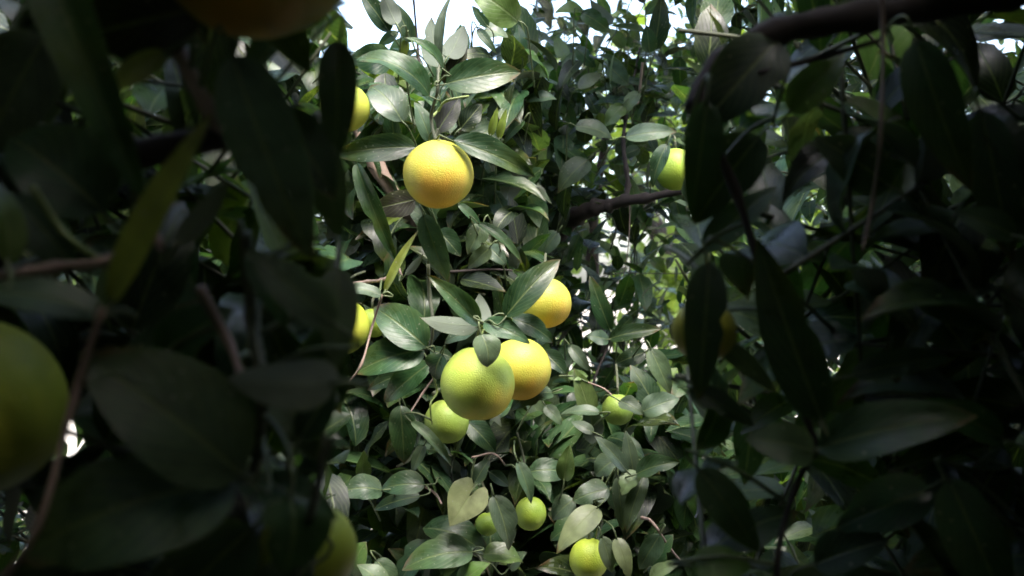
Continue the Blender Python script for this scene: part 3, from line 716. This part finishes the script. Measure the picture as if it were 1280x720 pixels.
# ---------------------------------------------------------------- trees further off in the sun
def far_tree(x, y, h, w, tone, label, n):
    t = tree_root('fruit_tree', (x, y, 0), label, 'sunlit trees beyond the fruiting tree')
    branch_object('trunk', t, [(x, y, -.05), (x + .05, y, h * .25), (x, y + .05, h * .45)], .09, .06, M_BARK, 10)
    for k in range(5):
        a = k * 1.256 + x
        branch_object('branch', t, [(x, y + .05, h * .43), (x + w * .3 * math.cos(a), y + w * .3 * math.sin(a), h * .62), (x + w * .6 * math.cos(a), y + w * .6 * math.sin(a), h * .8)], .04, .012, M_BARK, 7)
    cl = [(unit(rng.normal(size=3)) * np.array([w, w, h * .36]) * random.uniform(.35, 1.0) + np.array([x, y, h * .62]), random.uniform(.18, .34)) for _ in range(34)]
    lv = []
    for i in range(n):
        c, r = random.choice(cl); p = c + rng.normal(size=3) * r * .5
        X = unit(rng.normal(size=3) + np.array([0, 0, -.3])); up = np.array([random.uniform(-.8, .8), random.uniform(-.8, .8), .7])
        Z = unit(up - X * up.dot(X) + 1e-6); L = random.uniform(.07, .12)
        c_ = np.array(tone) * random.uniform(.7, 1.3)  # lighter leaf tint stands in for sunlight on these crowns
        lv.append((p, X, Z, L, L * .5, c_))
    o = leaf_mass('crown', t, lv)
    return t
far_tree(1.0, 5.6, 3.1, 1.2, (.10, .15, .03), 'yellow-green citrus tree in bright light seen through gaps in the crown', 3800)
far_tree(3.4, 7.0, 3.0, 1.3, (.09, .13, .035), 'broad bright-leaved citrus tree farther along the row behind the yellow-green tree', 3000)
far_tree(-3.6, 8.5, 2.6, 1.3, (.08, .12, .035), 'low citrus tree standing apart on the pale soil behind the shaded boughs', 2500)

# ---------------------------------------------------------------- oranges
def orange(px, py, r, D, base, blush, blush_dir, blush_amt, label, group=None, squash=.97, tilt=(0, 0), green_top=.4, stem_to=None):
    c = P(px, py, D); rad = r / F * D
    me = bpy.data.meshes.new('orange'); bm = bmesh.new()
    bmesh.ops.create_uvsphere(bm, u_segments=40, v_segments=26, radius=1)
    ph = random.uniform(0, 6)
    for v in bm.verts:
        x, y, z = v.co
        k = 1 + .03 * math.sin(1.3 * x + .7 * z + ph) * math.cos(1.1 * y + ph) + .012 * math.sin(2.1 * x + ph) * math.cos(1.7 * y + z) + .008 * math.sin(5 * x + 3 * z + ph)
        k -= .035 * math.exp(-((x * x + y * y) / .03)) * (1 if z > 0 else .5)
        v.co = Vector((x, y, z * squash)) * k * rad
    bm.to_mesh(me); bm.free()
    bd = Vector(blush_dir).normalized(); ca = me.color_attributes.new('tint', 'FLOAT_COLOR', 'POINT')
    rot = Matrix.Rotation(R(tilt[0]), 3, 'X') @ Matrix.Rotation(R(tilt[1]), 3, 'Y')
    b0 = Vector(base); b1 = Vector(blush); gr = Vector((.30, .38, .06))
    for i, v in enumerate(me.vertices):
        n = (rot @ v.co).normalized(); d = n.dot(bd) + .13 * math.sin(n.x * 5 + ph) * math.sin(n.z * 4 + 1) + .07 * math.sin(n.x * 11 + n.y * 7 + ph)
        s = min(max((d - .36) / .64, 0), 1); s = s * s * (3 - 2 * s) * blush_amt
        g = min(max((-d - .1) / .9, 0), 1) * green_top
        cc = b0.lerp(gr, g).lerp(b1, s); ca.data[i].color = (*cc, 1)
    me.polygons.foreach_set('use_smooth', [True] * len(me.polygons)); me.materials.append(M_PEEL)
    o = link(bpy.data.objects.new('orange', me)); o.location = c; o.rotation_euler = rot.to_euler()
    tag(o, label, 'orange', group)
    # calyx: five blunt lobes
    bm = bmesh.new(); top = rad * squash * .968
    ring = [bm.verts.new((math.cos(a) * rad * (.15 if i % 2 else .085), math.sin(a) * rad * (.15 if i % 2 else .085), top + (.0 if i % 2 else .0012)))
            for i, a in enumerate([k * math.pi / 5 for k in range(10)])]
    ctr = bm.verts.new((0, 0, top + .0035))
    lowc = bm.verts.new((0, 0, top - .004))
    for i in range(10): bm.faces.new((ring[i], ring[(i + 1) % 10], ctr)); bm.faces.new((ring[(i + 1) % 10], ring[i], lowc))
    m2 = bpy.data.meshes.new('calyx'); bm.to_mesh(m2); bm.free(); m2.materials.append(M_CALYX)
    link(bpy.data.objects.new('calyx', m2), o)
    inv = (Matrix.Translation(c) @ rot.to_4x4()).inverted()
    end = inv @ Vector(stem_to) if stem_to is not None else inv @ (c + Vector((random.uniform(-.015, .015), .07 + rad, rad + .03)))
    v, f = [], []; pp = smooth_path([(0, 0, top), (0, 0, top + .012), (end * .5 + Vector((0, 0, top * .55 + .008))), end], 4)
    tube(v, f, pp, [.0016] * len(pp), 6)
    m3 = bpy.data.meshes.new('stem'); m3.from_pydata(v, [], f); m3.materials.append(M_TWIG)
    link(bpy.data.objects.new('stem', m3), o)
    return o
YEL = (.42, .38, .05); YG = (.34, .40, .05); GR = (.19, .28, .035); LIME = (.36, .46, .04); BL = (.66, .33, .04); OR = (.56, .31, .03)
g = 'oranges on the daylit tree'
orange(548, 218, 44, 1.26, YEL, (.66, .34, .05), (.05, -.55, -.8), .8, 'round yellow orange with orange blush hanging alone under a leafy shoot', g, .98, stem_to=P(545, 172, 1.255), green_top=.6)
orange(596, 480, 46.5, 1.20, (.34, .43, .065), (.54, .38, .04), (.55, -.3, -.75), .75, 'large greenish orange with small leaf lying over its top', g, .98, stem_to=P(602, 412, 1.18), green_top=.5)
orange(649, 462, 39, 1.28, YEL, OR, (.2, -.3, -.9), .9, 'golden orange tucked behind the large greenish one', g, 1.0, stem_to=P(640, 412, 1.27), green_top=.6)
orange(681, 379, 33, 1.31, YEL, OR, (.5, -.3, -.8), .8, 'golden orange half covered by a big dark pointed leaf', g, .98, green_top=.6)
orange(558, 527, 28, 1.33, (.23, .31, .05), (.30, .38, .04), (.3, -.4, -.8), .5, 'small green orange hanging beneath the large greenish one', g, stem_to=P(541, 492, 1.29))
orange(425, 408, 37, 1.27, (.37, .42, .045), YEL, (.2, -.5, -.3), .5, 'lemon-yellow orange next to a thin pale drooping twig', g)
orange(431, 135, 31, 1.36, YG, YEL, (.4, -.4, -.6), .7, 'pale yellow orange half hidden under the curled upper leaves', g)
orange(772, 512, 20, 1.40, (.15, .22, .035), (.2, .28, .04), (-.2, -.5, .5), .6, 'small green orange with a grey leaf across its side', g)
orange(663, 642, 20, 1.36, (.21, .29, .035), (.30, .38, .04), (.1, -.6, -.4), .6, 'lime-green orange below a narrow hanging leaf', g, 1.06)
orange(736, 699, 25, 1.28, (.33, .41, .04), (.38, .42, .04), (.3, -.6, -.2), .6, 'bright lime-yellow orange under a pale spotted leaf', g, 1.05)
orange(609, 655, 15, 1.40, GR, GR, (0, -1, 0), .2, 'small dark green orange peeping out behind a heart-shaped leaf', g)
orange(844, 212, 25, 1.50, (.24, .34, .045), LIME, (.2, -.5, -.3), .5, 'green orange behind a dark blade above the thick bough', g, 1.05)
orange(466, 404, 19, 1.42, (.24, .33, .04), LIME, (.2, -.5, -.3), .4, 'little green orange mostly hidden behind a broad veined leaf', g)
g = 'oranges in deep shade'
orange(-40, 511, 117, .46, (.37, .42, .045), YEL, (.2, -.5, -.3), .5, 'big yellow-green orange in deep shade beside the slanting pale twig', g)
orange(318, -72, 126, .44, YEL, BL, (.0, -.5, -.8), .9, 'yellow orange with orange underside in deep shade above the pale branch', g, stem_to=P(300, -230, .47))
orange(384, 688, 62, .52, YG, YEL, (.3, -.4, -.6), .5, 'greenish orange in deep shade below the paired dark leaves', g)
orange(880, 414, 40, .58, YEL, OR, (-.2, -.4, -.8), .8, 'yellow orange in deep shade behind leaves of the thick bough', g)

# each tree's Empty stands at the foot of its trunk
for root, base in BASES:
    root.location = base
    for ch in root.children: ch.matrix_parent_inverse = Matrix.Translation(-base)
